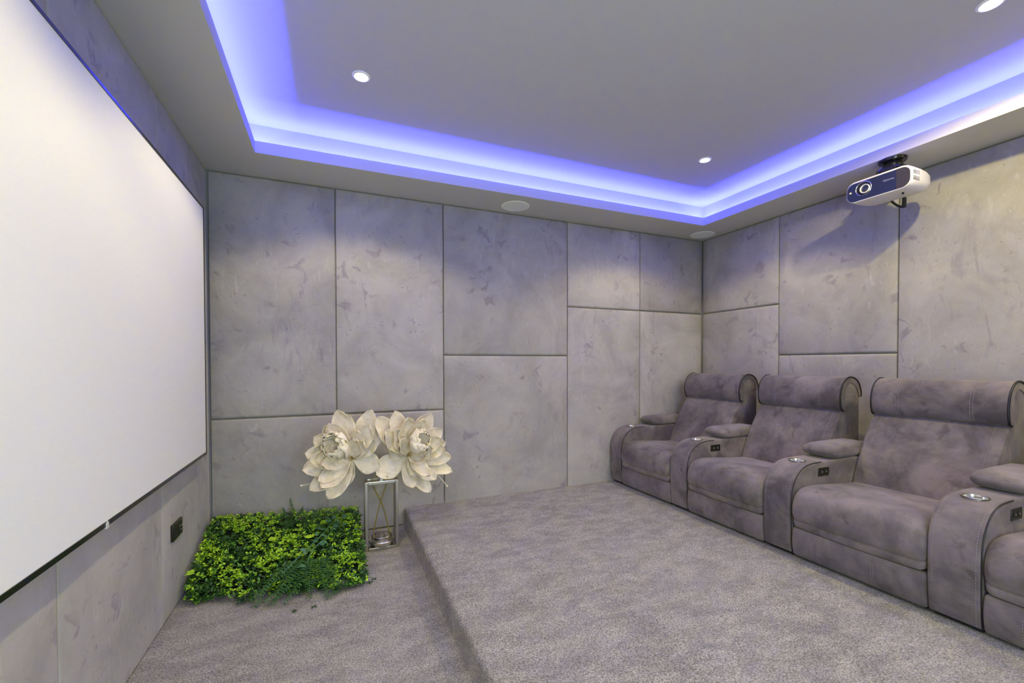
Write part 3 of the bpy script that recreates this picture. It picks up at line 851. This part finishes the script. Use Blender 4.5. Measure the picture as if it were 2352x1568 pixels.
# odd bright pointed leaves
for px_, ang in (((.39, -.42), .3), ((.05, -.62), 2.8), ((.62, -.44), 1.4), ((.58, -.60), 1.2)):
    q = MB()
    for k in range(5):
        a = ang+(k-2)*.45; p = Vector((px_[0], px_[1], hz(*px_)+.028))
        leaf(q, p, Vector((math.cos(a), math.sin(a), .25)), Vector((0, 0, 1)), .05, .018, 0)
    q.build('bright_leaf_sprig', G_LT, t, angle=0, recalc=False)

def frond(mb, pts, ln, w, step=.016, spread=1.05):
    pts = [Vector(p) for p in smooth_pts(pts, 10, False)]
    mb.tube(pts, .0022, 5)
    d = 0
    for i in range(1, len(pts)):
        d += (pts[i]-pts[i-1]).length
        if d < step: continue
        d = 0; tt = (pts[i]-pts[i-1]).normalized(); s = tt.cross(Vector((0, 0, 1)))
        s = s.normalized() if s.length > .01 else Vector((1, 0, 0))
        f = 1-.55*i/len(pts)
        for sg in (1, -1):
            dd = tt*.6+s*sg*spread+Vector((0, 0, rnd.uniform(-.1, .3)))
            leaf(mb, pts[i], dd, Vector((0, 0, 1))+s*sg*.3, ln*f, w*f, 0)
def spray(name, label, fronds, mat, ln, w, step=.016):
    q = MB()
    for f_ in fronds: frond(q, f_, ln, w, step)
    o = q.build(name, mat, MAT, angle=0, recalc=False)
    o['label'] = label; return o
z = lambda x, y, d=.02: (x, y, hz(x, y)+d)
spray('fern_spray', 'dark upright fern sprig sticking up at the back of the foliage against the wall',
      [[z(.52, -.12, -.01), (.50, -.10, .26), (.485, -.09, .335)], [z(.50, -.13, -.01), (.46, -.12, .24), (.44, -.11, .285)], [z(.54, -.13), (.55, -.12, .24), (.57, -.11, .275)],
       [z(.50, -.14), (.50, -.17, .24), (.50, -.19, .28)]], G_FN, .040, .020, .009)
spray('fern_spray', 'dark feathery fern spray lying across the back right of the foliage',
      [[z(.55, -.15), z(.66, -.20, .035), z(.80, -.30, .02)], [z(.58, -.18), z(.60, -.30, .035), z(.56, -.42, .02)], [z(.60, -.16), z(.72, -.14, .03), z(.84, -.16, .02)],
       [z(.52, -.20), z(.48, -.30, .03), z(.46, -.38, .02)], [z(.6, -.2), z(.68, -.32, .035), z(.72, -.44, .02)]], G_FN, .038, .014, .012)
spray('fern_spray', 'dark green fern spray spilling over the front of the foliage onto the carpet',
      [[z(.66, -.62, .03), (.56, -.76, .09), (.42, -.89, .03)], [z(.62, -.66, .03), (.60, -.80, .085), (.52, -.91, .02)], [z(.68, -.62, .03), (.70, -.80, .085), (.74, -.94, .015)],
       [z(.60, -.64, .03), (.48, -.74, .09), (.36, -.84, .04)], [z(.68, -.66, .03), (.72, -.78, .085), (.79, -.90, .03)],
       [z(.64, -.64, .03), (.64, -.80, .09), (.64, -.90, .02)], [z(.60, -.62, .03), (.52, -.78, .09), (.46, -.90, .02)], [z(.56, -.62, .03), (.44, -.76, .09), (.38, -.88, .02)],
       [z(.70, -.62, .03), (.76, -.76, .085), (.77, -.93, .02)], [z(.55, -.66, .03), (.55, -.78, .08), (.47, -.86, .02)]], G_FN, .046, .019, .013)
q = MB(); 
for f_ in ([z(.76, -.30, .04), z(.70, -.45, .05), z(.58, -.62, .045), z(.50, -.72, .04)], [z(.78, -.30, .04), z(.74, -.46, .05), z(.64, -.60, .045), z(.62, -.76, .04)]):
    pts = [Vector(p) for p in smooth_pts(f_, 8, False)]; q.tube(pts, .0035, 6)
for k in range(26):
    x, y = .76+rnd.gauss(0, .05), -.36+rnd.gauss(0, .06)
    if k > 13: tt = rnd.random(); x, y = .74-.2*tt+rnd.gauss(0, .02), -.42-.30*tt+rnd.gauss(0, .02)
    d = rdir(-.1); d.z *= .4
    leaf(q, Vector(z(x, y, .045)), d, Vector((0, 0, 1))+rdir()*.3, rnd.uniform(.035, .055), rnd.uniform(.028, .042), 0)
o = q.build('ivy_trail', G_IV, MAT, angle=0, recalc=False)
o['label'] = 'blue-green trailing vine with long stems lying diagonally across the foliage'
# dropped leaves on the carpet
for k, (x, y) in enumerate(((.575, -.985), (.665, -.985), (.985, -.80), (.965, -.835))):
    q = MB()
    for j in range(4): leaf(q, Vector((x, y, .004))+rdir(0)*.004, Vector((math.cos(j*1.7+k), math.sin(j*1.7+k), .1)), Vector((0, 0, 1)), .018, .010, 0)
    o = q.build('fallen_leaf', G_DK, None, angle=0, recalc=False)
    tag(o, ['small dark leaf scrap on carpet in front of the foliage, left one', 'small dark leaf scrap on carpet in front of the foliage, right one',
            'small dark leaf scrap on carpet at the right end of the foliage, nearer the lantern', 'small dark leaf scrap on carpet at the right end of the foliage, nearer the front'][k], 'leaf', 'leaf scraps on the carpet')
